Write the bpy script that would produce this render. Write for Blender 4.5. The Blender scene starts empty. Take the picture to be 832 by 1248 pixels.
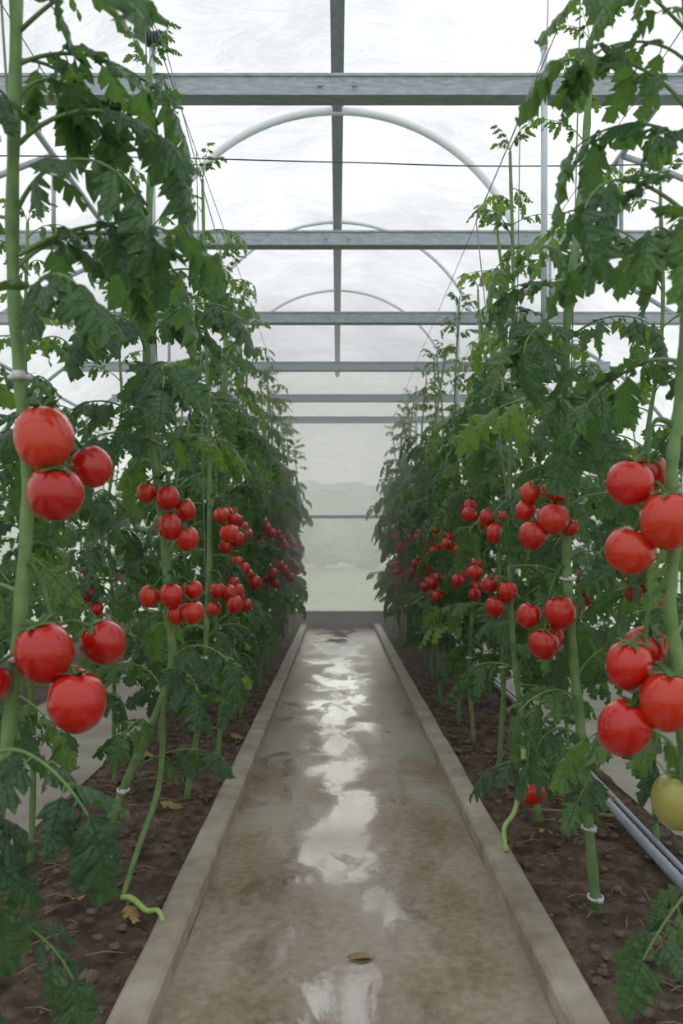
import bpy, math, random
import numpy as np
from mathutils import noise, Vector
random.seed(7)
scene = bpy.context.scene
scene.view_settings.view_transform = 'Standard'

# ------------------------------------------------------------------ helpers
def col_link(ob, parent=None):
    scene.collection.objects.link(ob)
    if parent is not None:
        ob.parent = parent
    return ob

class MB:
    """quad mesh accumulator"""
    def __init__(s):
        s.v=[]; s.f=[]; s.uv=[]; s.m=[]; s.t=[]; s.n=0
    def add(s, V, F, mat=0, uv=None, tint=0.5):
        V=np.asarray(V,float); F=np.asarray(F,int)
        s.v.append(V); s.f.append(F+s.n)
        s.uv.append(np.zeros((len(V),2)) if uv is None else uv)
        s.m.append(np.full(len(F),mat) if np.isscalar(mat) else np.asarray(mat))
        s.t.append(np.full(len(V),tint) if np.isscalar(tint) else np.asarray(tint))
        s.n+=len(V)
    def arrays(s):
        return (np.concatenate(s.v),np.concatenate(s.f),np.concatenate(s.uv),np.concatenate(s.m),np.concatenate(s.t))
    def mesh(s,name,mats,smooth=True,offset=(0,0,0)):
        V,F,UV,M,T=s.arrays()
        V=V-np.array(offset)
        me=bpy.data.meshes.new(name)
        me.vertices.add(len(V)); me.vertices.foreach_set('co',V.astype(np.float32).ravel())
        me.loops.add(len(F)*4); me.loops.foreach_set('vertex_index',F.astype(np.int32).ravel())
        me.polygons.add(len(F)); me.polygons.foreach_set('loop_start',(np.arange(len(F))*4).astype(np.int32))
        me.polygons.foreach_set('material_index',M.astype(np.int32))
        me.polygons.foreach_set('use_smooth',np.full(len(F),smooth))
        uvl=me.uv_layers.new(name='UVMap')
        uvl.data.foreach_set('uv',UV[F.ravel()].astype(np.float32).ravel())
        at=me.attributes.new('tint','FLOAT','POINT'); at.data.foreach_set('value',T.astype(np.float32))
        for m in mats: me.materials.append(m)
        me.update(); me.validate()
        return me

def obj(name, me, parent=None, loc=(0,0,0)):
    o=bpy.data.objects.new(name,me); o.location=loc
    return col_link(o,parent)

def empty(name, loc=(0,0,0)):
    e=bpy.data.objects.new(name,None); e.location=loc; e.empty_display_size=0.05
    return col_link(e)

def smooth_path(P, m=6):
    P=np.asarray(P,float)
    if len(P)<3: 
        t=np.linspace(0,1,m+1)[:,None]; return P[0]*(1-t)+P[-1]*t
    Q=np.vstack([2*P[0]-P[1],P,2*P[-1]-P[-2]])
    out=[]
    for i in range(1,len(Q)-2):
        p0,p1,p2,p3=Q[i-1],Q[i],Q[i+1],Q[i+2]
        for k in range(m):
            t=k/m
            out.append(0.5*((2*p1)+(-p0+p2)*t+(2*p0-5*p1+4*p2-p3)*t*t+(-p0+3*p1-3*p2+p3)*t**3))
    out.append(P[-1])
    return np.array(out)

def tube(mb,P,r,k=8,mat=0,tint=0.5,close=True):
    P=np.asarray(P,float); n=len(P)
    r=np.full(n,r) if np.isscalar(r) else np.asarray(r)
    T=np.gradient(P,axis=0); T/=np.linalg.norm(T,axis=1)[:,None]+1e-9
    ref=np.array([0,0,1.0]) if abs(T[0][2])<0.9 else np.array([1.0,0,0])
    a=np.linspace(0,2*np.pi,k,endpoint=False)
    V=[]
    u=ref-T[0]*np.dot(ref,T[0]); u/=np.linalg.norm(u)
    for i in range(n):
        u=u-T[i]*np.dot(u,T[i]); u/=np.linalg.norm(u)+1e-9
        w=np.cross(T[i],u)
        V.append(P[i]+r[i]*(np.cos(a)[:,None]*u+np.sin(a)[:,None]*w))
    if close:
        V.insert(0,P[0]+(V[0]-P[0])*0.02); V.append(P[-1]+(V[-1]-P[-1])*0.02); n+=2
    V=np.concatenate(V)
    i=np.arange(n-1)[:,None]*k; j=np.arange(k)[None,:]; j2=(j+1)%k
    F=np.stack([i+j,i+j2,i+k+j2,i+k+j],-1).reshape(-1,4)
    mb.add(V,F,mat,tint=tint)

def box(mb,c,s,mat=0):
    c=np.array(c);s=np.array(s)/2
    V=np.array([[x,y,z] for x in(-1,1) for y in(-1,1) for z in(-1,1)])*s+c
    F=[[0,1,3,2],[4,6,7,5],[0,4,5,1],[2,3,7,6],[0,2,6,4],[1,5,7,3]]
    mb.add(V,F,mat)

# ------------------------------------------------------------------ materials
def newmat(name):
    m=bpy.data.materials.new(name); m.use_nodes=True
    nt=m.node_tree; nt.nodes.clear()
    out=nt.nodes.new('ShaderNodeOutputMaterial')
    return m,nt,out
def N(nt,t,**kw):
    n=nt.nodes.new(t)
    for k,v in kw.items():
        setattr(n,k,v)
    return n
def ramp(nt,fac,stops):
    r=nt.nodes.new('ShaderNodeValToRGB')
    e=r.color_ramp.elements
    while len(e)<len(stops): e.new(0.5)
    for el,(p,c) in zip(e,stops):
        el.position=p; el.color=(*c,1) if len(c)==3 else c
    nt.links.new(fac,r.inputs[0]); return r
def math_(nt,op,a,b=None,clamp=False):
    n=nt.nodes.new('ShaderNodeMath'); n.operation=op; n.use_clamp=clamp
    for i,x in enumerate((a,b)):
        if x is None: continue
        if isinstance(x,(int,float)): n.inputs[i].default_value=x
        else: nt.links.new(x,n.inputs[i])
    return n.outputs[0]
def objnoise(nt,scale,detail=4,rough=0.55,src='Object',stretch=None,dist=0.0):
    tc=nt.nodes.new('ShaderNodeTexCoord')
    o=tc.outputs[src]
    if stretch:
        mp=nt.nodes.new('ShaderNodeMapping'); mp.inputs['Scale'].default_value=stretch
        nt.links.new(o,mp.inputs[0]); o=mp.outputs[0]
    n=nt.nodes.new('ShaderNodeTexNoise'); n.inputs['Scale'].default_value=scale
    n.inputs['Detail'].default_value=detail; n.inputs['Roughness'].default_value=rough; n.inputs['Distortion'].default_value=dist
    nt.links.new(o,n.inputs['Vector']); return n.outputs['Fac']

def mat_leaf():
    m,nt,out=newmat('tomato_leaf')
    L=nt.links
    at=N(nt,'ShaderNodeAttribute',attribute_name='tint')
    uv=nt.nodes.new('ShaderNodeUVMap'); sep=nt.nodes.new('ShaderNodeSeparateXYZ'); L.new(uv.outputs[0],sep.inputs[0])
    u=math_(nt,'ABSOLUTE',math_(nt,'SUBTRACT',sep.outputs[0],0.5))
    mid=math_(nt,'SUBTRACT',1.0,math_(nt,'MULTIPLY',u,30.0),True)
    ph=math_(nt,'FRACT',math_(nt,'SUBTRACT',math_(nt,'MULTIPLY',sep.outputs[1],8.0),math_(nt,'MULTIPLY',u,3.0)))
    sv=math_(nt,'SUBTRACT',1.0,math_(nt,'MULTIPLY',math_(nt,'ABSOLUTE',math_(nt,'SUBTRACT',ph,0.5)),9.0),True)
    vein=math_(nt,'MAXIMUM',mid,math_(nt,'MULTIPLY',sv,0.45))
    nz=objnoise(nt,18,3)
    t=math_(nt,'ADD',at.outputs['Fac'],math_(nt,'MULTIPLY',math_(nt,'SUBTRACT',nz,0.5),0.5))
    cr=ramp(nt,t,[(0.0,(0.038,0.092,0.052)),(0.45,(0.078,0.165,0.070)),(0.8,(0.15,0.26,0.080)),(1.0,(0.23,0.34,0.09))])
    mx=N(nt,'ShaderNodeMix',data_type='RGBA'); L.new(math_(nt,'MULTIPLY',vein,0.35),mx.inputs[0]); L.new(cr.outputs[0],mx.inputs[6]); mx.inputs[7].default_value=(0.21,0.32,0.14,1)
    b=nt.nodes.new('ShaderNodeBump'); b.inputs['Strength'].default_value=0.9; b.inputs['Distance'].default_value=0.006
    hh=math_(nt,'ADD',math_(nt,'MULTIPLY',vein,-1.0),math_(nt,'MULTIPLY',objnoise(nt,80,2),1.4)); L.new(hh,b.inputs['Height'])
    p=nt.nodes.new('ShaderNodeBsdfPrincipled'); p.inputs['Roughness'].default_value=0.40; p.inputs['Specular IOR Level'].default_value=0.55
    L.new(mx.outputs[2],p.inputs['Base Color']); L.new(b.outputs[0],p.inputs['Normal'])
    tr=nt.nodes.new('ShaderNodeBsdfTranslucent')
    hs=nt.nodes.new('ShaderNodeMix'); hs.data_type='RGBA'; hs.blend_type='MULTIPLY'; hs.inputs[0].default_value=1
    L.new(mx.outputs[2],hs.inputs[6]); hs.inputs[7].default_value=(2.6,2.5,1.1,1)
    L.new(hs.outputs[2],tr.inputs[0])
    ms=nt.nodes.new('ShaderNodeMixShader'); ms.inputs[0].default_value=0.32
    L.new(p.outputs[0],ms.inputs[1]); L.new(tr.outputs[0],ms.inputs[2]); L.new(ms.outputs[0],out.inputs[0])
    return m
def mat_simple(name,stops,scale=10,rough=0.5,metal=0,bump=0.0,bscale=60,stretch=None,spec=0.5,detail=4):
    m,nt,out=newmat(name); L=nt.links
    f=objnoise(nt,scale,detail,stretch=stretch); cr=ramp(nt,f,stops)
    p=nt.nodes.new('ShaderNodeBsdfPrincipled'); p.inputs['Roughness'].default_value=rough; p.inputs['Metallic'].default_value=metal
    p.inputs['Specular IOR Level'].default_value=spec
    L.new(cr.outputs[0],p.inputs['Base Color'])
    if bump:
        b=nt.nodes.new('ShaderNodeBump'); b.inputs['Strength'].default_value=bump; b.inputs['Distance'].default_value=0.01
        L.new(objnoise(nt,bscale,5,stretch=stretch),b.inputs['Height']); L.new(b.outputs[0],p.inputs['Normal'])
    L.new(p.outputs[0],out.inputs[0]); return m
def mat_tomato():
    m,nt,out=newmat('tomato_skin'); L=nt.links
    at=N(nt,'ShaderNodeAttribute',attribute_name='tint')
    t=math_(nt,'ADD',at.outputs['Fac'],math_(nt,'MULTIPLY',math_(nt,'SUBTRACT',objnoise(nt,14,2),0.5),0.2))
    cr=ramp(nt,t,[(0.0,(0.30,0.36,0.09)),(0.18,(0.42,0.30,0.07)),(0.35,(0.66,0.060,0.018)),(0.6,(0.60,0.016,0.008)),(1.0,(0.40,0.006,0.005))])
    p=nt.nodes.new('ShaderNodeBsdfPrincipled'); p.inputs['Roughness'].default_value=0.22; p.inputs['Specular IOR Level'].default_value=0.4
    p.inputs['Coat Weight'].default_value=0.6; p.inputs['Coat Roughness'].default_value=0.03; p.inputs['Coat IOR'].default_value=1.5
    L.new(cr.outputs[0],p.inputs['Base Color']); L.new(p.outputs[0],out.inputs[0]); return m
def mat_cover(name,transp=0.5,alb=(0.93,0.95,0.97),wr=(0.7,1.0),dif=0.2):
    m,nt,out=newmat(name); L=nt.links
    f=objnoise(nt,1.3,6,0.6,stretch=(1,0.6,1)); f2=objnoise(nt,4,6,0.65,stretch=(0.7,1.2,1),dist=1.2)
    s=math_(nt,'ADD',math_(nt,'MULTIPLY',f,0.6),math_(nt,'MULTIPLY',f2,0.4))
    cr=ramp(nt,s,[(0.38,tuple(a*wr[0] for a in alb)),(0.5,tuple(a*(wr[0]+wr[1])/2 for a in alb)),(0.60,tuple(a*wr[1] for a in alb))])  # light and dark of the wrinkles painted into the film colour
    tr=nt.nodes.new('ShaderNodeBsdfTranslucent'); df=nt.nodes.new('ShaderNodeBsdfDiffuse'); tp=nt.nodes.new('ShaderNodeBsdfTransparent')
    L.new(cr.outputs[0],tr.inputs[0]); L.new(cr.outputs[0],tp.inputs[0]); df.inputs[0].default_value=(0.85,0.87,0.9,1)
    b=nt.nodes.new('ShaderNodeBump'); b.inputs['Strength'].default_value=0.9; b.inputs['Distance'].default_value=0.10; L.new(s,b.inputs['Height'])
    L.new(b.outputs[0],tr.inputs['Normal']); L.new(b.outputs[0],df.inputs['Normal'])
    a=nt.nodes.new('ShaderNodeMixShader'); a.inputs[0].default_value=dif; L.new(tr.outputs[0],a.inputs[1]); L.new(df.outputs[0],a.inputs[2])
    c=nt.nodes.new('ShaderNodeMixShader'); c.inputs[0].default_value=transp; L.new(a.outputs[0],c.inputs[1]); L.new(tp.outputs[0],c.inputs[2])
    L.new(c.outputs[0],out.inputs[0]); return m
def mat_path():
    m,nt,out=newmat('wet_concrete'); L=nt.links
    tc=nt.nodes.new('ShaderNodeTexCoord'); sep=nt.nodes.new('ShaderNodeSeparateXYZ'); L.new(tc.outputs['Object'],sep.inputs[0])
    big=objnoise(nt,2.2,5,0.6,stretch=(1.3,0.7,1)); fine=objnoise(nt,45,5,0.6)
    s=math_(nt,'ADD',math_(nt,'MULTIPLY',big,0.72),math_(nt,'MULTIPLY',fine,0.28))
    cr=ramp(nt,s,[(0.37,(0.18,0.115,0.062)),(0.45,(0.285,0.215,0.145)),(0.53,(0.38,0.325,0.255)),(0.66,(0.47,0.42,0.355))])
    cx=math_(nt,'ABSOLUTE',math_(nt,'SUBTRACT',sep.outputs[0],0.0))
    band=math_(nt,'SUBTRACT',1.0,math_(nt,'MULTIPLY',cx,6.5))
    band=math_(nt,'MAXIMUM',band,-1.0)
    wn=objnoise(nt,3.4,6,0.6,stretch=(1.5,0.9,1),dist=0.5)
    w=math_(nt,'ADD',math_(nt,'MULTIPLY',band,0.17),math_(nt,'ADD',math_(nt,'MULTIPLY',wn,1.5),-0.25))
    wet=ramp(nt,w,[(0.605,(0,0,0)),(0.67,(1,1,1))])
    damp=ramp(nt,w,[(0.40,(0,0,0)),(0.60,(1,1,1))])
    dk=N(nt,'ShaderNodeMix',data_type='RGBA',blend_type='MULTIPLY'); L.new(damp.outputs[0],dk.inputs[0]); L.new(cr.outputs[0],dk.inputs[6]); dk.inputs[7].default_value=(0.70,0.65,0.61,1)
    p=nt.nodes.new('ShaderNodeBsdfPrincipled'); L.new(dk.outputs[2],p.inputs['Base Color'])
    r0=N(nt,'ShaderNodeMapRange'); L.new(damp.outputs[0],r0.inputs[0]); r0.inputs[3].default_value=0.45; r0.inputs[4].default_value=0.22
    ro=N(nt,'ShaderNodeMapRange'); L.new(wet.outputs[0],ro.inputs[0]); L.new(r0.outputs[0],ro.inputs[3]); ro.inputs[4].default_value=0.05; L.new(ro.outputs[0],p.inputs['Roughness'])
    io=N(nt,'ShaderNodeMapRange'); L.new(wet.outputs[0],io.inputs[0]); io.inputs[3].default_value=1.5; io.inputs[4].default_value=2.5; L.new(io.outputs[0],p.inputs['IOR'])
    inv=math_(nt,'SUBTRACT',1.0,wet.outputs[0])
    b=nt.nodes.new('ShaderNodeBump'); b.inputs['Distance'].default_value=0.006
    L.new(math_(nt,'ADD',math_(nt,'MULTIPLY',inv,0.35),0.14),b.inputs['Strength']); L.new(s,b.inputs['Height']); L.new(b.outputs[0],p.inputs['Normal'])
    L.new(p.outputs[0],out.inputs[0]); return m

M_LEAF=mat_leaf()
M_STEM=mat_simple('green_stem',[(0.3,(0.12,0.22,0.075)),(0.7,(0.22,0.34,0.13))],30,0.55,bump=0.3,bscale=200)
M_SHOOT=mat_simple('cut_shoot',[(0.3,(0.28,0.44,0.11)),(0.7,(0.42,0.56,0.18))],30,0.5)
M_PET=mat_simple('petiole',[(0.3,(0.11,0.20,0.07)),(0.7,(0.20,0.32,0.11))],20,0.5)
M_TOM=mat_tomato()
M_CALYX=mat_simple('calyx_green',[(0.3,(0.04,0.11,0.03)),(0.7,(0.10,0.21,0.05))],30,0.6)
M_CLIP=mat_simple('white_clip_plastic',[(0.3,(0.68,0.66,0.76)),(0.7,(0.8,0.78,0.86))],20,0.35)
M_STEEL=mat_simple('galvanised_steel',[(0.3,(0.32,0.36,0.41)),(0.7,(0.52,0.56,0.61))],25,0.5,0.1,bump=0.35,bscale=70,stretch=(1,4,4))
M_PIPE=mat_simple('white_pipe',[(0.3,(0.85,0.88,0.92)),(0.7,(0.92,0.94,0.97))],10,0.4)
M_POLE=mat_simple('pale_blue_pole',[(0.3,(0.52,0.60,0.68)),(0.7,(0.64,0.71,0.78))],10,0.4)
M_WIRE=mat_simple('dark_wire',[(0.3,(0.08,0.085,0.09)),(0.7,(0.14,0.15,0.16))],10,0.5,0.3)
M_TWINE=mat_simple('twine',[(0.3,(0.22,0.23,0.22)),(0.7,(0.33,0.33,0.32))],10,0.8)
M_SOIL=mat_simple('dark_soil',[(0.3,(0.050,0.031,0.022)),(0.5,(0.115,0.075,0.054)),(0.72,(0.23,0.165,0.12))],22,0.9,bump=0.9,bscale=120,detail=8)
M_CURB=mat_simple('curb_concrete',[(0.3,(0.27,0.22,0.165)),(0.5,(0.40,0.345,0.275)),(0.7,(0.52,0.465,0.385))],9,0.6,bump=0.4,bscale=90,detail=8)
M_SIDE=mat_simple('side_concrete',[(0.3,(0.26,0.225,0.185)),(0.7,(0.42,0.375,0.32))],5,0.6,bump=0.3,bscale=60,detail=7)
M_PATH=mat_path()
M_ROOF=mat_cover('roof_polythene',0.22,(0.95,0.962,0.98),(0.76,1.0),0.12)
M_END=mat_cover('end_polythene',0.45,(0.97,0.985,0.975),(0.93,1.0),0.06)
M_GRASS=mat_simple('grass',[(0.3,(0.20,0.34,0.10)),(0.7,(0.36,0.50,0.20))],3,0.9,detail=8)
M_TREE_HAZED=mat_simple('hazed_tree_foliage',[(0.3,(0.42,0.49,0.42)),(0.7,(0.52,0.59,0.50))],3,0.9)  # outdoor haze painted in: foliage colour lightened towards grey
M_HOSE=mat_simple('hose_plastic',[(0.3,(0.30,0.32,0.42)),(0.7,(0.45,0.47,0.56))],8,0.4)
M_DRY=mat_simple('dry_leaf',[(0.3,(0.24,0.14,0.05)),(0.7,(0.46,0.31,0.12))],30,0.7)
M_DRYR=mat_simple('brown_leaf',[(0.3,(0.07,0.03,0.024)),(0.7,(0.19,0.085,0.06))],30,0.7)
M_STONE=mat_simple('stone',[(0.3,(0.08,0.06,0.05)),(0.7,(0.23,0.18,0.145))],20,0.85,bump=0.4)
M_STRAW=mat_simple('straw',[(0.3,(0.20,0.13,0.07)),(0.7,(0.40,0.29,0.17))],20,0.8)

# ------------------------------------------------------------------ leaf library
def leaflet(rng,L,W,nl=4):
    """lobed, toothed tomato leaflet. L length, W half width"""
    st=[0.0,0.04]; kind=[0,0]; base=[0.15,0.4]
    for i in range(nl):
        for q,kd in ((0.04,1),(0.26,2),(0.42,5),(0.74,3)):
            st.append(0.07+(i+q)/nl*0.86); base.append(1); kind.append(kd)
    st+= [0.955,1.0]; base+=[1,.05]; kind+=[4,0]
    st=np.array(st); n=len(st)
    w0=W*np.maximum(np.sin(np.pi*np.clip(st,0,1)**0.68),0.0)**0.7+0.02*L*(1-st)
    w0[-1]=0.003*L
    fold=rng.uniform(0.0,0.75); tw=rng.uniform(-0.5,0.5); curl=rng.uniform(0.1,1.0)
    V=np.zeros((n,5,3)); UV=np.zeros((n,5,2))
    for side in (-1,1):
        dp=[rng.uniform(0.28,0.55) for _ in range(nl+1)]; am=[rng.uniform(0.85,1.2) for _ in range(nl+1)]
        rel=np.zeros(n); fw=np.zeros(n); li=-1
        for k in range(n):
            if kind[k]==0: rel[k]=base[k]
            elif kind[k]==1: li+=1; rel[k]=dp[li] if li>0 else 0.75
            elif kind[k]==2: rel[k]=0.98*am[li]; fw[k]=0.02
            elif kind[k]==5: rel[k]=0.80*am[li]
            elif kind[k]==3: rel[k]=1.12*am[li]; fw[k]=0.09
            else: rel[k]=0.42
        w=w0*rel
        off=side*0.02*L
        for ci,cf in ((1,0.5),(2,1.0)):
            ix=2+side*ci
            V[:,ix,0]=st*L+fw*L*cf+off*cf*np.sin(np.pi*st)
            V[:,ix,1]=side*w*cf
            rip=np.sin(st*nl*2*np.pi*0.9+side*1.3+tw*5)*0.27*W*cf*cf
            V[:,ix,2]=fold*w*cf-(0.85*cf*cf)*w+rip
            UV[:,ix,0]=0.5+side*cf*0.5; UV[:,ix,1]=st
    V[:,2,0]=st*L; UV[:,2,0]=0.5; UV[:,2,1]=st
    ang=curl*2.0*st
    V[:,:,2]-=(np.cumsum(np.sin(ang)*np.gradient(st))*L)[:,None]
    V[:,:,2]+=V[:,:,1]*tw*st[:,None]
    V[:,:,1]+=(rng.uniform(-.18,.18)*L*st**2)[:,None]
    F=[]
    for i in range(n-1):
        for j in range(4):
            a=i*5+j; F.append([a,a+1,a+6,a+5])
    return V.reshape(-1,3),np.array(F),UV.reshape(-1,2)

def frame_apply(V,base,f,up):
    f=f/np.linalg.norm(f); s=np.cross(up,f); s/=np.linalg.norm(s)+1e-9; n=np.cross(f,s)
    return base+V[:,:1]*f+V[:,1:2]*s+V[:,2:3]*n

def make_leaf(seed,young=False):
    rng=random.Random(seed); mb=MB()
    n=14
    e0=math.radians(rng.uniform(15,50)); e1=math.radians(rng.uniform(-75,-25))
    if young: e0+=.25; e1+=.5
    P=[np.zeros(3)]; T=[]
    bend=rng.uniform(-0.6,0.6)
    for i in range(n):
        t=i/(n-1); e=e0+(e1-e0)*t**1.1; yaw=bend*t
        d=np.array([math.cos(e)*math.cos(yaw),math.cos(e)*math.sin(yaw),math.sin(e)]); T.append(d)
        P.append(P[-1]+d/(n))
    P=np.array(P[:n]); T=np.array(T)
    tube(mb,P,np.linspace(0.014,0.006,n),5,1,close=False)
    def at(t):
        x=t*(n-1); i=min(max(int(x),0),n-2); a=x-i
        return P[i]*(1-a)+P[i+1]*a, T[i]
    specs=[]
    pairs=[(0.28,0.27),(0.51,0.35),(0.77,0.33)] if not young else [(0.4,0.22),(0.62,0.25),(0.82,0.20)]
    for t,s in pairs:
        for side in (-1,1):
            specs.append((t+rng.uniform(-0.035,0.035),side,s*rng.uniform(0.78,1.15),3))
    for t in (0.39,0.65,0.88):
        for side in (-1,1):
            if rng.random()<0.8: specs.append((t+rng.uniform(-0.03,0.03),side,rng.uniform(0.07,0.16),2))
    for t,side,s,nl in specs:
        b,tg=at(t)
        up=np.array([0,0,1.0])
        lat=np.cross(up,tg); lat/=np.linalg.norm(lat)+1e-9
        a=math.radians(rng.uniform(40,78))
        d=tg*math.cos(a)+side*lat*math.sin(a)
        d[2]-=rng.uniform(0.0,0.9)
        d/=np.linalg.norm(d)
        ped=0.16*s+0.012
        tube(mb,np.array([b,b+d*ped]),np.array([0.006,0.004]),4,1,close=False)
        V,F,UV=leaflet(rng,s,s*rng.uniform(.25,.33),nl)
        upv=np.array([rng.uniform(-.4,.4),rng.uniform(-.4,.4),1.0])
        upv=upv-d*np.dot(upv,d)
        mb.add(frame_apply(V,b+d*ped,d,upv),F,0,UV,tint=rng.uniform(-0.16,0.16))
    V,F,UV=leaflet(rng,0.42 if not young else 0.28,0.145 if not young else 0.09,4)
    d=T[-1]; upv=np.array([0.8,rng.uniform(-.3,.3),1.0]); upv=upv-d*np.dot(upv,d)
    mb.add(frame_apply(V,P[-1],d,upv),F,0,UV,tint=rng.uniform(-0.1,0.1))
    return mb.arrays()
NL=16; NY=8
LEAVES=[make_leaf(100+i) for i in range(NL)]
YOUNG=[make_leaf(300+i,True) for i in range(NY)]

def put_leaf(mb,base,az,scale,variant,tint,pitch=0.0,roll=0.0,young=False):
    V,F,UV,M,T=(YOUNG if young else LEAVES)[variant%(NY if young else NL)]
    cp,sp=math.cos(pitch),math.sin(pitch); cr,sr=math.cos(roll),math.sin(roll); ca,sa=math.cos(az),math.sin(az)
    Rr=np.array([[1,0,0],[0,cr,-sr],[0,sr,cr]]); Rp=np.array([[cp,0,-sp],[0,1,0],[sp,0,cp]]); Ra=np.array([[ca,-sa,0],[sa,ca,0],[0,0,1]])
    A=Ra@Rp@Rr
    mb.add((V*scale)@A.T+np.array(base),F,M,UV,T+tint)

# ------------------------------------------------------------------ tomatoes
def tomato(mb,c,r,axis,tint,rng,seg=24,ring=16):
    """fruit with shoulder dimple, soft lobes and a star calyx"""
    r=r*0.94
    axis=np.array(axis,float); axis/=np.linalg.norm(axis)
    th=np.linspace(0.03,np.pi-0.03,ring); ph=np.linspace(0,2*np.pi,seg,endpoint=False)
    el=rng.uniform(0.98,1.20); nl=rng.choice([4,5,6]); p0=rng.uniform(0,6)
    TH,PH=np.meshgrid(th,ph,indexing='ij')
    rad=np.sin(TH)*(1+0.035*np.cos(nl*PH+p0)*np.sin(TH)*np.clip(np.cos(TH)+0.6,0,1)+0.035*np.cos(2*PH+p0)*np.sin(TH)+0.03*np.cos(TH))
    z=np.cos(TH)*el-0.19*np.exp(-(TH/0.38)**2)
    V=np.stack([rad*np.cos(PH),rad*np.sin(PH),z],-1).reshape(-1,3)*r
    i=np.arange(ring-1)[:,None]*seg; j=np.arange(seg)[None,:]; j2=(j+1)%seg
    F=np.stack([i+j,i+seg+j,i+seg+j2,i+j2],-1).reshape(-1,4)
    ref=np.array([1.0,0.1,0]) if abs(axis[0])<0.8 else np.array([0,1.0,0])
    u=np.cross(ref,axis);u/=np.linalg.norm(u);w=np.cross(axis,u)
    B=np.stack([u,w,axis],1)
    top=np.clip((np.cos(TH).reshape(-1)-0.5)*0.45,0,1)
    mb.add(V@B.T+c,F,0,tint=tint-top*0.5*rng.uniform(.3,1.2))
    ns=5; o=rng.uniform(0,6)
    for k in range(ns):
        a=o+k*2*np.pi/ns+rng.uniform(-.15,.15); Ls=rng.uniform(0.65,0.98)
        t=np.linspace(0,1,6); wd=0.14*np.sin(np.pi*(0.12+0.86*t))**0.8
        x=t*Ls; zz=el*0.86+0.10*np.sin(t*np.pi*0.5)-0.25*t**2+rng.uniform(0.0,0.40)*t**2.2+0.02
        ctr=np.stack([x*math.cos(a),x*math.sin(a),zz],1); sd=np.array([-math.sin(a),math.cos(a),0])
        VV=np.concatenate([ctr-wd[:,None]*sd,ctr+wd[:,None]*sd])*r
        FF=[[q,q+1,q+7,q+6] for q in range(5)]
        mb.add(VV@B.T+c,FF,1,tint=0.5)
    return c+axis*r*el*0.84

def truss(mb,attach,fruits,rng):
    attach=np.array(attach,float)
    C=np.array([f[:3] for f in fruits],float)
    cen=C.mean(0)
    top=C[:,2].max()
    out=cen-attach; out[2]=0
    k1=attach+out*0.35+np.array([0,0,0.012])
    k2=np.array([attach[0]+out[0]*0.8,attach[1]+out[1]*0.8,min(attach[2],top+0.045)])
    k3=cen.copy(); k3[2]=C[:,2].min()+0.02
    if k3[2]>k2[2]-0.01: k3[2]=k2[2]-0.02
    P=smooth_path([attach,k1,k2,k3],7)
    tube(mb,P,np.linspace(0.0042,0.0022,len(P)),6,1)
    for f in fruits:
        c=np.array(f[:3],float); r=f[3]; ti=f[4] if len(f)>4 else rng.uniform(0.48,0.85)
        ax=(k2-c); ax/=np.linalg.norm(ax)+1e-9
        ax=ax*0.6+np.array([rng.uniform(-.3,.3),rng.uniform(-.65,.0),0.8])
        tp=tomato(mb,c,r,ax,ti,rng)
        dd=np.linalg.norm(P-(tp+np.array([0,0,0.012])),axis=1); 
        q=P[np.argmin(dd)]
        mid=(tp+q)/2+np.array([0,0,0.008])
        pp=smooth_path([tp-ax*0.02*r,mid,q],4)
        tube(mb,pp,np.linspace(0.0026,0.002,len(pp)),5,1)
        kk=pp[len(pp)//2]; tube(mb,np.array([kk-[0,0,.003],kk,kk+[0,0,.003]]),np.array([.002,.0036,.002]),5,1)

def clip(mb,p,r):
    a=np.linspace(0,2*np.pi,17)
    P=np.stack([np.cos(a)*(r+.003),np.sin(a)*(r+.003),np.sin(a)*0.002],1)+p
    tube(mb,P,0.0034,6,0)
    box(mb,np.array(p)+[.004,-(r+.006),0],(0.013,0.010,0.009),0)

def interp(P,z):
    zs=P[:,2]; i=np.argmin(np.abs(zs-z)); return P[i].copy()

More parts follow.
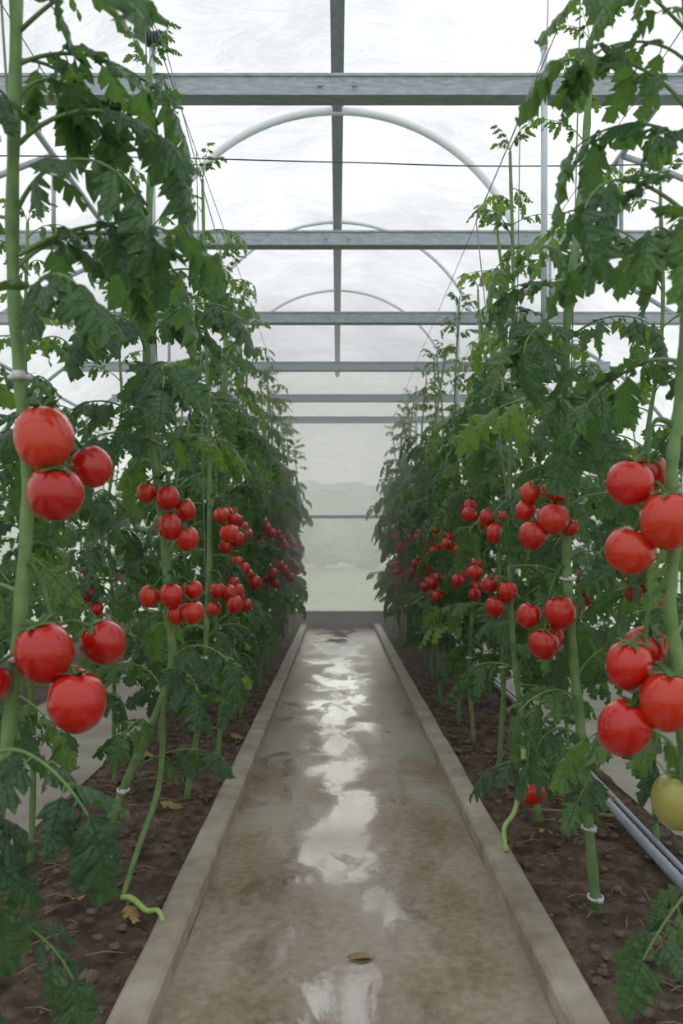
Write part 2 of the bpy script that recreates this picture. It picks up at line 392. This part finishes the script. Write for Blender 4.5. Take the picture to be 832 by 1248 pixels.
def plant_meshes(stem,seed,nleaf,zr,size,fruits,origin,green=0.45,az_keep=None,extra=(),clips=(),srad=(0.010,0.005),shoots=()):
    rng=random.Random(seed)
    P=smooth_path(stem,8)
    ms=MB(); n=len(P)
    rad=np.linspace(srad[0],srad[1],n)*(1+0.10*np.sin(np.arange(n)*1.7))
    tube(ms,P,rad,10,0)
    for sh in shoots:
        Q=smooth_path(sh[0],6); tube(ms,Q,np.linspace(sh[1],sh[1]*0.75,len(Q)),8,sh[2])
    ml=MB(); az=rng.uniform(0,6.28)
    for i in range(nleaf):
        t=(i+rng.uniform(-.3,.3))/max(nleaf-1,1)
        z=zr[0]+(zr[1]-zr[0])*min(max(t,0),1)
        az+=2.4+rng.uniform(-.5,.5)
        b=interp(P,z)
        young=z>1.58
        s=size*rng.uniform(0.75,1.2)*(1.0 if z<1.3 else 0.8 if not young else 0.6)
        if young and rng.random()<.28: continue
        if z<0.45: s*=0.8
        if az_keep is not None:
            s*=az_keep(math.cos(az),math.sin(az),z)
            if s<0.05: continue
        tint=green+rng.uniform(-.22,.22)+(0.16 if young else 0.05 if z>1.3 else 0)+(0.18 if rng.random()<0.15 else 0)
        put_leaf(ml,b,az,s,rng.randrange(NL),tint,rng.uniform(-.35,.35),rng.uniform(-.4,.4),young)
    top=P[-1]
    for k in range(4):
        put_leaf(ml,top,k*1.7+rng.random(),size*rng.uniform(.3,.5),rng.randrange(NY),green+.2,0.6,0,True)
    for e in extra:
        put_leaf(ml,e[0],e[1],e[2],e[3],green+(e[5] if len(e)>5 else 0),e[4])
    out={'stem':ms.mesh('stem',[M_STEM,M_SHOOT],offset=origin),'leaves':ml.mesh('leaves',[M_LEAF,M_PET],offset=origin)}
    if fruits:
        mf=MB()
        for att,fl in fruits:
            truss(mf,np.array(att),fl,rng)
        out['tomato_truss']=mf.mesh('tomato_truss',[M_TOM,M_CALYX],offset=origin)
    if clips:
        mc=MB()
        for z in clips:
            i=np.argmin(np.abs(P[:,2]-z)); clip(mc,P[i],rad[i])
        out['plant_clips']=mc.mesh('plant_clips',[M_CLIP],offset=origin)
    return out

def place_plant(meshes,loc,rot=0,scale=1):
    e=empty('tomato_plant',loc); e.rotation_euler=(0,0,rot); e.scale=(scale,)*3
    for k,me in meshes.items(): obj(k,me,e)
    return e

# ---------------------------------------------------------------- hero plants (world coordinates, metres)
# left, nearest
st=[(-.50,1.02,0.0),(-.455,1.0,.30),(-.42,1.0,.56),(-.403,1.0,.716),(-.388,1.0,.92),(-.395,1.0,1.025),(-.408,1.0,1.23),(-.403,1.0,1.54),(-.41,1.0,1.8),(-.42,1.02,2.0)]
fr=[((-.389,1.0,1.045),[(-.356,.965,.986,.037),(-.338,.955,.918,.036),(-.318,1.03,.958,.028),(-.375,1.04,.935,.030)]),
    ((-.400,1.0,.82),[(-.355,.965,.726,.037),(-.312,.955,.668,.036),(-.303,1.03,.731,.030),(-.345,1.035,.672,.030),(-.425,.965,.69,.03)])]
def keepL(c,s,z):
    k=1.0
    if s<-0.2: k*=0.75
    if z<.6 and (c>.2 or s<-.2): return 0
    if 0.62<z<1.12 and (c>0.1 or s<-.3): return 0
    return k
ex=[((-.42,.97,.60),-.75,.22,4,-.45,-.12),((-.43,.97,.52),-1.25,.20,10,-.3,-.15),((-.43,.95,.40),-.6,.19,5,-.2,-.15),((-.44,.96,.31),-1.0,.18,12,-.1,-.1),
    ((-.40,1.0,1.36),-.1,.25,1,.1,-.05),((-.40,1.0,1.50),-.4,.22,2,.1,.0),((-.40,1.0,1.22),.15,.24,6,-.1,-.05),((-.40,1.0,1.46),.5,.22,9,.2,0),((-.40,1.0,1.28),-.6,.22,11,0,0),((-.40,1.0,1.14),-.9,.20,12,0,.1),
    ((-.40,1.0,1.42),1.0,.20,3,.1,-.05)]
o=(-.50,1.02,0)
place_plant(plant_meshes(st,21,18,(.3,1.95),.24,fr,o,.34,keepL,ex,clips=(.72,1.07),srad=(.0090,.0080)),o)
# left, second
st=[(-.56,1.92,0),(-.54,1.9,.2),(-.403,1.9,.536),(-.405,1.9,.70),(-.413,1.9,.87),(-.452,1.9,1.22),(-.452,1.9,1.575),(-.443,1.9,1.81),(-.45,1.9,2.0)]
fr=[((-.42,1.9,1.02),[(-.398,1.865,.973,.030),(-.388,1.84,.905,.029),(-.352,1.86,.877,.030),(-.449,1.87,.985,.024),(-.362,1.90,.945,.026)]),
    ((-.405,1.9,.79),[(-.440,1.865,.742,.026),(-.386,1.85,.745,.029),(-.337,1.86,.705,.030),(-.345,1.91,.755,.024),(-.378,1.88,.70,.026)])]
def keepL2(c,s,z):
    if 0.62<z<1.06 and (s<-.2 or c>0.5): return 0
    return 1.0
sh=[([(-.413,1.9,.50),(-.42,1.88,.30),(-.46,1.84,.16),(-.485,1.8,.065)],.008,0),
    ([(-.485,1.8,.065),(-.455,1.77,.075),(-.42,1.75,.058),(-.392,1.74,.062),(-.375,1.72,.045)],.007,1)]
ex=[((-.45,1.9,1.35),-.5,.26,4,0,0),((-.45,1.9,1.25),-1.3,.26,8,0,0),((-.45,1.9,1.48),.2,.23,10,0,0),((-.42,1.9,1.10),-2.2,.26,13,0,-.1),((-.42,1.9,.56),-.7,.20,2,0,-.1),((-.41,1.9,.48),-.3,.16,6,-.3,-.1)]
o=(-.56,1.92,0)
place_plant(plant_meshes(st,5,34,(.32,1.95),.25,fr,o,.36,keepL2,ex,clips=(.27,.12),srad=(.0115,.008),shoots=sh),o)
# left, third
st=[(-.50,2.62,0),(-.44,2.6,.4),(-.42,2.6,.8),(-.418,2.6,1.2),(-.43,2.6,1.6),(-.44,2.6,2.06)]
fr=[((-.42,2.6,1.02),[(-.373,2.56,.963,.027),(-.348,2.55,.904,.031),(-.34,2.60,.95,.025)]),
    ((-.42,2.6,.77),[(-.385,2.56,.72,.028),(-.33,2.55,.676,.029),(-.355,2.58,.71,.029),(-.40,2.58,.66,.026)])]
o=(-.50,2.62,0)
place_plant(plant_meshes(st,8,34,(.35,2.0),.25,fr,o,.38,keepL2,(),clips=(.5,)),o)
# right, nearest
st=[(.52,1.02,0),(.47,1.0,.3),(.44,1.0,.55),(.428,1.0,.70),(.417,1.0,.78),(.424,1.0,.88),(.420,1.0,.96),(.432,1.0,1.06),(.445,1.0,1.3),(.44,1.0,1.6),(.45,1.0,1.95)]
fr=[((.424,1.0,1.0),[(.358,.975,.932,.030),(.406,1.04,.950,.026),(.394,.95,.886,.034),(.362,.985,.850,.033)]),
    ((.418,1.0,.79),[(.360,.985,.708,.030),(.402,1.04,.723,.029),(.394,.95,.670,.034),(.352,.975,.633,.034)]),
    ((.445,1.0,.60),[(.415,.97,.545,.034,.10)])]
def keepR(c,s,z):
    k=1.0
    if s<-0.2: k*=0.75
    if 0.6<z<1.08 and (c<-0.1 or s<-.3): return 0
    return k
ex=[((.44,1.0,1.27),-2.9,.22,1,.0,-.12),((.44,1.0,1.40),2.9,.20,4,.2,.05),((.44,1.0,1.50),-2.7,.18,8,.1,.05),((.45,1.0,1.34),2.4,.20,10,.3,.0),
    ((.44,1.0,1.46),2.6,.17,11,.2,.0),((.44,1.0,1.55),3.1,.16,6,.0,.1),((.44,1.0,1.20),-2.3,.16,9,.2,.05),
    ((.46,1.0,.44),-2.3,.17,2,-.3,0),((.445,1.0,1.18),2.7,.19,5,.2,-.1)]
o=(.52,1.02,0)
place_plant(plant_meshes(st,35,15,(.45,1.9),.22,fr,o,.44,keepR,ex,srad=(.0090,.0075)),o)
# right, second
st=[(.60,1.83,0),(.577,1.8,.12),(.551,1.8,.423),(.531,1.8,.627),(.518,1.8,.813),(.514,1.8,1.09),(.518,1.8,1.35),(.546,1.8,1.61),(.564,1.8,1.815),(.57,1.8,2.0)]
fr=[((.516,1.8,1.04),[(.488,1.765,.984,.031),(.473,1.745,.919,.036),(.433,1.765,.883,.033),(.442,1.82,.980,.027),(.432,1.83,.94,.026),(.52,1.78,.90,.02)]),
    ((.522,1.8,.80),[(.494,1.765,.713,.036),(.453,1.75,.644,.036),(.432,1.80,.702,.028),(.487,1.80,.655,.028)])]
def keepR2(c,s,z):
    if 0.58<z<1.10 and (s<-.2 or c<-.4): return 0
    return 1.0
ex=[((.55,1.8,.42),-2.6,.20,3,-.1,-.1),((.56,1.8,.33),-1.7,.18,6,-.2,.05),((.52,1.8,1.22),-1.6,.25,9,0,0),((.52,1.8,1.32),-2.4,.25,14,0,0),((.53,1.8,1.42),3.1,.23,1,0,0)]
o=(.60,1.83,0)
place_plant(plant_meshes(st,14,34,(.35,1.95),.25,fr,o,.42,keepR2,ex,clips=(.24,.06,.37,.78),srad=(.0125,.008)),o)
# right, third, with a low ripe fruit
st=[(.62,2.42,0),(.56,2.4,.3),(.52,2.4,.7),(.52,2.4,1.1),(.53,2.4,1.6),(.52,2.4,2.05)]
fr=[((.52,2.4,.80),[(.504,2.36,.727,.031),(.467,2.36,.682,.031),(.459,2.40,.745,.026)]),
    ((.52,2.4,1.0),[(.50,2.36,.95,.027),(.47,2.37,.90,.03),(.455,2.41,.95,.026)]),
    ((.565,2.36,.28),[(.535,2.2,.185,.040,.6)])]
sh=[([(.56,2.38,.30),(.53,2.3,.20),(.49,2.2,.13),(.45,2.15,.10),(.445,2.1,.055)],.008,1)]
o=(.62,2.42,0)
place_plant(plant_meshes(st,17,34,(.45,2.0),.25,fr,o,.40,keepR2,(),clips=(.28,),shoots=sh),o)

# ---------------------------------------------------------------- generic plants (instanced)
def generic(seed,h,nl,size,trusses,green=.42,side=0):
    rng=random.Random(seed)
    st=[(0,0,0)]+[(rng.uniform(-.03,.03),rng.uniform(-.03,.03),z) for z in np.linspace(.35,h,5)]
    P=smooth_path(st,8)
    fr=[]
    for z,s in trusses:
        a=interp(P,z); d=np.array([math.cos(s),math.sin(s),0]); L=[]
        n=rng.randint(3,5)
        for k in range(n):
            q=a+d*(0.095+0.028*(k%2)+rng.uniform(0,.012))+np.array([-d[1],d[0],0])*(rng.uniform(-.015,.015)+(.027 if (k//2)%2 else -.027))
            L.append((q[0],q[1],a[2]-.045-0.038*k*0.75,rng.uniform(.024,.031)))
        fr.append((a,L))
    def keep(c,s,z):
        if side and .62<z<1.06 and c>0.2 and s*side>-.1: return .5
        return 1.0
    return plant_meshes(st,seed+50,nl,(.36,h-.05),size,fr,(0,0,0),green,keep,(),clips=(.4,))
def tset(i,sg):
    return [(.76+.04*(i%3),sg*(.5+.25*(i%3))),(1.00+.03*(i%2),sg*(.9-.25*(i%3)))]
GL=[generic(1000+i,1.94+.04*(i%4),37,.24,tset(i,-1) if i!=2 else tset(i,-1)[:1],.40,-1) for i in range(4)]
GR=[generic(1100+i,1.94+.04*(i%4),37,.24,tset(i,1),.42,1) for i in range(4)]
GB=[generic(2000+i,1.85+.06*i,30,.27,[(.85,.3+i)],.40) for i in range(3)]
rr=random.Random(5)
y=3.1; i=0
while y<8.5:
    place_plant(GL[i%4],(-.475+rr.uniform(-.03,.03),y,0),rr.uniform(-.25,.25),rr.uniform(.96,1.05))
    place_plant(GR[(i+1)%4],(.575+rr.uniform(-.03,.03),y-.12,0),math.pi+rr.uniform(-.25,.25),rr.uniform(.96,1.05))
    y+=.42; i+=1
y=1.45; i=0
while y<8.5:
    place_plant(GB[i%3],(-.78+rr.uniform(-.04,.04),y,0),rr.uniform(0,6),rr.uniform(.82,.95))
    place_plant(GB[(i+1)%3],(.86+rr.uniform(-.03,.03),y+.1,0),rr.uniform(0,6),rr.uniform(.82,.95))
    y+=.66; i+=1
y=1.8; i=0
while y<8.5:
    place_plant(GB[(i+2)%3],(-1.85+rr.uniform(-.08,.08),y,0),rr.uniform(0,6),rr.uniform(.8,.95))
    place_plant(GB[i%3],(1.95+rr.uniform(-.08,.08),y+.1,0),rr.uniform(0,6),rr.uniform(.8,.95))
    y+=.55; i+=1

# ---------------------------------------------------------------- ground
mb=MB(); box(mb,(.035,3.6,-.04),(.72,10.3,.08)); obj('floor',mb.mesh('floor',[M_PATH],False))
for nm,x0,x1 in (('concrete_curb',-.395,-.325),('concrete_curb',.395,.465)):
    mb=MB(); ny=140; ys=np.linspace(-1.5,8.72,ny)
    prof=[(x0,-.05),(x0,.042),(x0+.008,.05),(x1-.008,.05),(x1,.042),(x1,-.05)]
    V=[]
    for yy in ys:
        for (x,z) in prof:
            V.append((x+0.004*noise.noise((x*9,yy*3,1)),yy,z+(0.004*noise.noise((x*20,yy*5,2)) if z>0 else 0)))
    F=[[a*6+b,a*6+b+1,(a+1)*6+b+1,(a+1)*6+b] for a in range(ny-1) for b in range(5)]
    F.append([0,5,4,1]);F.append([1,4,3,2])
    k=(ny-1)*6; F.append([k,k+1,k+4,k+5]);F.append([k+1,k+2,k+3,k+4])
    mb.add(V,F); obj(nm,mb.mesh(nm,[M_CURB],False))
def soil(x0,x1,nm,res=.014):
    nx=int((x1-x0)/res)+1; ny=int(10.2/res/1.2)+1
    xs=np.linspace(x0,x1,nx); ys=np.linspace(-1.4,8.70,ny)
    V=np.zeros((ny,nx,3))
    for a in range(ny):
        for b in range(nx):
            x=xs[b];yy=ys[a]
            h=.022*noise.noise((x*5,yy*5,0))+.018*noise.noise((x*18,yy*18,3))+.013*noise.noise((x*45,yy*45,5))
            V[a,b]=(x,yy,.018+h)
    i=np.arange(ny-1)[:,None]*nx; j=np.arange(nx-1)[None,:]
    F=np.stack([i+j,i+j+1,i+nx+j+1,i+nx+j],-1).reshape(-1,4)
    mb=MB(); mb.add(V.reshape(-1,3),F); return obj(nm,mb.mesh(nm,[M_SOIL]))
soil(-.90,-.396,'soil_bed'); soil(.466,.98,'soil_bed')
soil(-2.55,-1.6,'soil_bed',.05); soil(1.7,2.55,'soil_bed',.05)
mb=MB(); box(mb,(-1.25,3.6,-.03),(.69,10.3,.10)); obj('side_walkway',mb.mesh('side_walkway',[M_SIDE],False))
mb=MB(); box(mb,(1.34,3.6,-.03),(.71,10.3,.10)); obj('side_walkway',mb.mesh('side_walkway',[M_SIDE],False))
mb=MB(); box(mb,(0,20,-.15),(80,90,.1)); obj('ground',mb.mesh('ground',[M_GRASS],False))

# stones / clods
mb=MB(); rs=random.Random(3)
def pebble(mb,c,r):
    k=8; V=[]
    for a in range(5):
        th=0.15+a*(math.pi-.3)/4
        for b in range(k):
            ph=b*2*math.pi/k; q=r*rs.uniform(.8,1.15)
            V.append((c[0]+q*math.sin(th)*math.cos(ph),c[1]+q*math.sin(th)*math.sin(ph),c[2]+.65*q*math.cos(th)))
    F=[[a*k+b,(a+1)*k+b,(a+1)*k+(b+1)%k,a*k+(b+1)%k] for a in range(4) for b in range(k)]
    mb.add(V,F)
for _ in range(1500):
    s=rs.choice((-1,1)); x=rs.uniform(.41,.88) if s<0 else rs.uniform(.48,.95)
    yy=rs.uniform(.9,5.5); pebble(mb,(s*x,yy,.024+rs.uniform(-.006,.01)),rs.choice((.004,.006,.008,.013)))
for x,yy,r in ((-.475,1.52,.022),(-.47,1.34,.018),(-.62,2.3,.02),(.50,2.2,.018),(.62,1.6,.02)): pebble(mb,(x,yy,.035),r)
obj('soil_clods',mb.mesh('soil_clods',[M_STONE]))
mb=MB()
for _ in range(420):
    s=rs.choice((-1,1)); x=s*(rs.uniform(.46,.83) if s<0 else rs.uniform(.53,.88)); yy=rs.uniform(.9,4.5)
    a=rs.uniform(0,3.14); l=rs.uniform(.01,.05); z=.036+rs.uniform(-.006,.008)
    tube(mb,[(x-l*math.cos(a),yy-l*math.sin(a),z),(x,yy,z+.006),(x+l*math.cos(a),yy+l*math.sin(a),z)],.0015,4)
tube(mb,[(.60,2.45,.05),(.72,2.42,.055),(.86,2.38,.05)],.006,6)
obj('straw_litter',mb.mesh('straw_litter',[M_STRAW]))
mb=MB()
for k in range(46):
    s=rs.choice((-1,1)); x=s*(rs.uniform(.45,.84) if s<0 else rs.uniform(.52,.88)); yy=rs.uniform(1.1,4.2)
    rng=random.Random(500+k); sz=rs.uniform(.03,.075); V,F,UV=leaflet(rng,sz,sz*.3,3); V[:,2]*=.8; V[:,2]-=V[:,2].min(); a=rs.uniform(0,6.28)
    V=V@np.array([[math.cos(a),math.sin(a),0],[-math.sin(a),math.cos(a),0],[0,0,1]])+[x,yy,.030]
    mb.add(V,F,rs.choice((0,1,1)),UV)
obj('leaf_litter',mb.mesh('leaf_litter',[M_DRY,M_DRYR]))
def oval_leaf(name,loc,az,s,mat):
    t=np.linspace(0,1,10); w=.22*np.sin(np.pi*t)**.7+.01
    V=np.concatenate([np.stack([t,(-w),.05+.04*np.sin(t*3)],1),np.stack([t,0*t,.0+.03*t],1),np.stack([t,w,.06+.02*np.sin(t*5)],1)])*s
    F=[[q+k*10,q+1+k*10,q+11+k*10,q+10+k*10] for k in (0,1) for q in range(9)]
    m=MB(); m.add(V,F); o=obj(name,m.mesh(name,[mat]),None,loc); o.rotation_euler=(0,0,az)
oval_leaf('fallen_leaf',(.022,1.655,.002),.1,.055,M_DRY)

# irrigation hoses (ribbed) beside right bed
mb=MB()
P=smooth_path([(.80,.6,.05),(.815,1.4,.05),(.83,2.0,.05),(.88,3.0,.05),(.93,4.0,.05),(.95,6,.05),(.95,8.6,.05)],60)
tube(mb,P,.014*(1+.10*np.sin(np.arange(len(P))*2.1)),10)
P2=P+np.array([.034,0,.0]); tube(mb,P2,.008,8)
obj('irrigation_hose',mb.mesh('irrigation_hose',[M_HOSE]))

# ---------------------------------------------------------------- greenhouse frame
YE=8.85; Y0=-1.6
A_,B_,ZC=2.65,1.62,1.20
def roofpt(x):
    return ZC+B_*math.sqrt(max(0,1-(x/A_)**2))
beams_y=[2.32,3.46,4.64,5.87,7.10,8.28]
for by in beams_y+[1.15,0.0]:
    mb=MB()
    box(mb,(0,by+.025,2.205),(4.02,.046,.050)); box(mb,(0,by+.025,2.234),(4.02,.056,.008)); box(mb,(0,by+.025,2.177),(4.02,.056,.006))
    for x in (-.05,.05,-.9,.9,-1.8,1.8):
        tube(mb,[(x,by-.006,2.205),(x,by+.002,2.205)],.008,6)
    obj('crossbeam',mb.mesh('crossbeam',[M_STEEL],False))
for by,rr_ in ((3.46,.017),(4.64,.010),(5.87,.010)):
    mb=MB(); a=np.linspace(math.radians(17),math.radians(163),40)
    P=np.stack([.845*np.cos(a),np.full(40,by+.025),1.925+.845*np.sin(a)],1)
    P=np.vstack([[.83,by+.025,2.2],P[1:-1],[-.83,by+.025,2.2]])
    tube(mb,P,rr_,10); obj('roof_arch',mb.mesh('roof_arch',[M_PIPE]))
mb=MB(); box(mb,(0,(YE+Y0)/2,2.775),(.040,YE-Y0-.08,.030)); box(mb,(0,(YE+Y0)/2,2.793),(.052,YE-Y0-.08,.005)); obj('ridge_purlin',mb.mesh('ridge_purlin',[M_STEEL],False))
mb=MB()
for s in (-1,1):
    tube(mb,[(s*1.25,Y0+.03,roofpt(1.25)-.04),(s*1.25,YE-.03,roofpt(1.25)-.04)],.014,8)
    tube(mb,[(s*2.2,Y0+.03,roofpt(2.2)-.04),(s*2.2,YE-.03,roofpt(2.2)-.04)],.014,8)
for by in [0.0,1.15]+beams_y:
    for s in (-1,1):
        P=[(s*x,by+.05,roofpt(x)-.04) for x in np.linspace(1.25,2.56,14)]+[(s*2.59,by+.05,1.0),(s*2.59,by+.05,0)]
        tube(mb,smooth_path(P,3),.014,8)
        tube(mb,[(s*1.25,by+.05,roofpt(1.25)-.03),(s*1.25,by+.05,2.235)],.010,6)
obj('side_frame',mb.mesh('side_frame',[M_STEEL]))
def pole(x,y,h,zb,reel):
    mb=MB(); tube(mb,[(x,y,zb),(x,y,h)],.0095,12); tube(mb,[(x,y,h-.004),(x,y,h+.006)],.011,12)
    for zz in (2.192,2.218): tube(mb,[(x-.02,y+.012,zz),(x-.012,y-.010,zz),(x,y-.013,zz),(x+.012,y-.010,zz),(x+.02,y+.012,zz)],.003,6,1)
    if reel:
        tube(mb,[(x-.022,y-.012,h+.004),(x+.045,y-.012,h+.004)],.013,10,1)
        for k in range(7):
            a=np.linspace(0,6.28,14); cx=x-.012+k*.009
            tube(mb,np.stack([np.full(14,cx),y-.012+.017*np.cos(a),h+.004+.019*np.sin(a)+.003*math.sin(k*2)],1),.0035,5,1)
        tube(mb,[(x+.03,y-.012,h),(x+.034,y-.012,h-.05)],.0022,5,1)
    obj('support_pole',mb.mesh('support_pole',[M_POLE,M_WIRE]))
pole(-.535,2.305,2.318,1.35,True); pole(.598,2.305,2.30,1.45,False)
for yy in (4.625,7.085): pole(-.62,yy,2.30,1.3,False); pole(.70,yy,2.30,1.3,False)
mb=MB()
tube(mb,smooth_path([(-2.0,2.5,2.09),(-.8,2.5,2.085),(0,2.5,2.067),(.64,2.5,2.055),(2.0,2.5,2.08)],8),.0022,6)
for x in (-.46,.55,-.8,.86): tube(mb,[(x,Y0+.1,2.15),(x,8.7,2.15)],.0014,5)
obj('support_wires',mb.mesh('support_wires',[M_WIRE]))
mb=MB()
def tw(a,b,sag=.01):
    a=np.array(a);b=np.array(b); tube(mb,smooth_path([a,(a+b)/2-[0,0,sag],b],6),.0016,5)
tw((-.56,2.2,2.42),(-.478,2.2,2.25));tw((-.478,2.2,2.25),(-.32,2.2,1.67)); tw((-.32,2.2,1.67),(-.41,1.92,.9))
tw((.583,2.2,2.45),(.578,2.2,2.24)); tw((.578,2.2,2.24),(.383,2.2,1.76)); tw((.383,2.2,1.76),(.50,2.3,.9))
tw((-.46,1.9,2.15),(-.42,1.9,1.0)); tw((-.46,2.6,2.15),(-.43,2.6,.7)); tw((.55,1.8,2.15),(.52,1.8,.9)); tw((.55,2.4,2.15),(.53,2.4,.7))
tw((-.46,1.0,2.15),(-.40,1.0,1.2)); tw((.55,1.0,2.15),(.44,1.0,1.2))
obj('support_twine',mb.mesh('support_twine',[M_TWINE]))

# covers
nx,ny=90,120
xs=A_*np.sin(np.linspace(-math.pi/2,math.pi/2,nx)); ys=np.linspace(Y0,YE,ny); V=[]
for yy in ys:
    for x in xs:
        V.append((x,yy,roofpt(x)+.022+.018*noise.noise((x*2.2,yy*1.6,7))+.010*noise.noise((x*7,yy*5,2))))
V=np.array(V); F=[[a*nx+b,a*nx+b+1,(a+1)*nx+b+1,(a+1)*nx+b] for a in range(ny-1) for b in range(nx-1)]
mb=MB(); mb.add(V,F); obj('ceiling',mb.mesh('ceiling',[M_ROOF]))
for nm,x in (('wall_left',-A_),('wall_right',A_)):
    mb=MB(); mb.add([(x,Y0,-.05),(x,YE,-.05),(x,YE,1.22),(x,Y0,1.22)],[[0,1,2,3]]); obj(nm,mb.mesh(nm,[M_ROOF]))
for nm,yy in (('wall_far',YE),('wall_back',Y0)):
    mb=MB(); V=[];F=[]
    for x in xs: V+= [(x,yy,-.05),(x,yy,roofpt(x)+.02)]
    for a in range(nx-1): F.append([2*a,2*a+2,2*a+3,2*a+1])
    mb.add(V,F); obj(nm,mb.mesh(nm,[M_END]))
mb=MB()
box(mb,(0,8.80,1.215),(5.1,.035,.035)); box(mb,(0,8.80,2.27),(3.8,.035,.04)); 
for x in (-1.25,1.25): box(mb,(x,8.80,1.2),(.035,.035,2.4))
obj('end_wall_rails',mb.mesh('end_wall_rails',[M_STEEL],False))
mb=MB(); box(mb,(0,8.78,.07),(5.1,.10,.20)); box(mb,(0,8.775,.172),(5.1,.12,.012)); obj('door_sill',mb.mesh('door_sill',[M_CURB],False))

# distant trees
mb=MB(); rt=random.Random(9)
for k in range(16):
    x=-26+k*3.5+rt.uniform(-1,1); yy=42+rt.uniform(-4,4); h=rt.uniform(1.3,2.9); seg=20; ring=12; V=[]
    for a in range(ring):
        th=.08+a*(math.pi-.16)/(ring-1)
        for b in range(seg):
            ph=b*2*math.pi/seg; d=Vector((math.sin(th)*math.cos(ph),math.sin(th)*math.sin(ph),math.cos(th)))
            q=1+.35*noise.noise(d*2.2+Vector((k*3,0,0)))+.15*noise.noise(d*6)
            V.append((x+d.x*h*.95*q,yy+d.y*h*.95*q,h*.9+d.z*h*.85*q))
    F=[[a*seg+b,(a+1)*seg+b,(a+1)*seg+(b+1)%seg,a*seg+(b+1)%seg] for a in range(ring-1) for b in range(seg)]
    mb.add(V,F); tube(mb,[(x,yy,-.1),(x,yy,h*.6)],.25,8)
obj('distant_trees',mb.mesh('distant_trees',[M_TREE_HAZED]))

# morning mist hanging in the far part of the tunnel
fm,nt,out=newmat('mist'); vs=nt.nodes.new('ShaderNodeVolumeScatter'); vs.inputs['Density'].default_value=.19; vs.inputs['Color'].default_value=(1,1,1,1); vs.inputs['Anisotropy'].default_value=.6
nt.links.new(vs.outputs[0],out.inputs['Volume'])
mb=MB(); box(mb,(0,6.2,1.32),(3.0,5.0,2.5)); obj('mist',mb.mesh('mist',[fm],False))

# ---------------------------------------------------------------- world & camera
w=bpy.data.worlds.new('overcast_sky'); scene.world=w; w.use_nodes=True; nt=w.node_tree; nt.nodes.clear()
out=nt.nodes.new('ShaderNodeOutputWorld'); bg=nt.nodes.new('ShaderNodeBackground'); tc=nt.nodes.new('ShaderNodeTexCoord'); sp=nt.nodes.new('ShaderNodeSeparateXYZ')
nt.links.new(tc.outputs['Generated'],sp.inputs[0])
cr=ramp(nt,sp.outputs[2],[(0.0,(.98,.98,.97)),(0.25,(.93,.95,.97)),(1.0,(.89,.93,.98))])
nt.links.new(cr.outputs[0],bg.inputs[0]); bg.inputs[1].default_value=1.18; nt.links.new(bg.outputs[0],out.inputs[0])
sun=bpy.data.lights.new('soft_sun','SUN'); sun.energy=2.1; sun.angle=math.radians(40); sun.color=(1,.96,.90)
so=bpy.data.objects.new('soft_sun',sun); so.rotation_euler=(math.radians(-62),math.radians(8),0); scene.collection.objects.link(so)

cam=bpy.data.cameras.new('camera'); co=bpy.data.objects.new('camera',cam); scene.collection.objects.link(co)
co.location=(0,0,.85); co.rotation_euler=(math.radians(90),0,0)
cam.sensor_width=36; cam.sensor_height=36; cam.sensor_fit='AUTO'; cam.lens=28
cam.shift_x=.004; cam.shift_y=.037; cam.clip_start=.05; cam.clip_end=200
cam.dof.use_dof=True; cam.dof.focus_distance=2.0; cam.dof.aperture_fstop=6.3
scene.camera=co
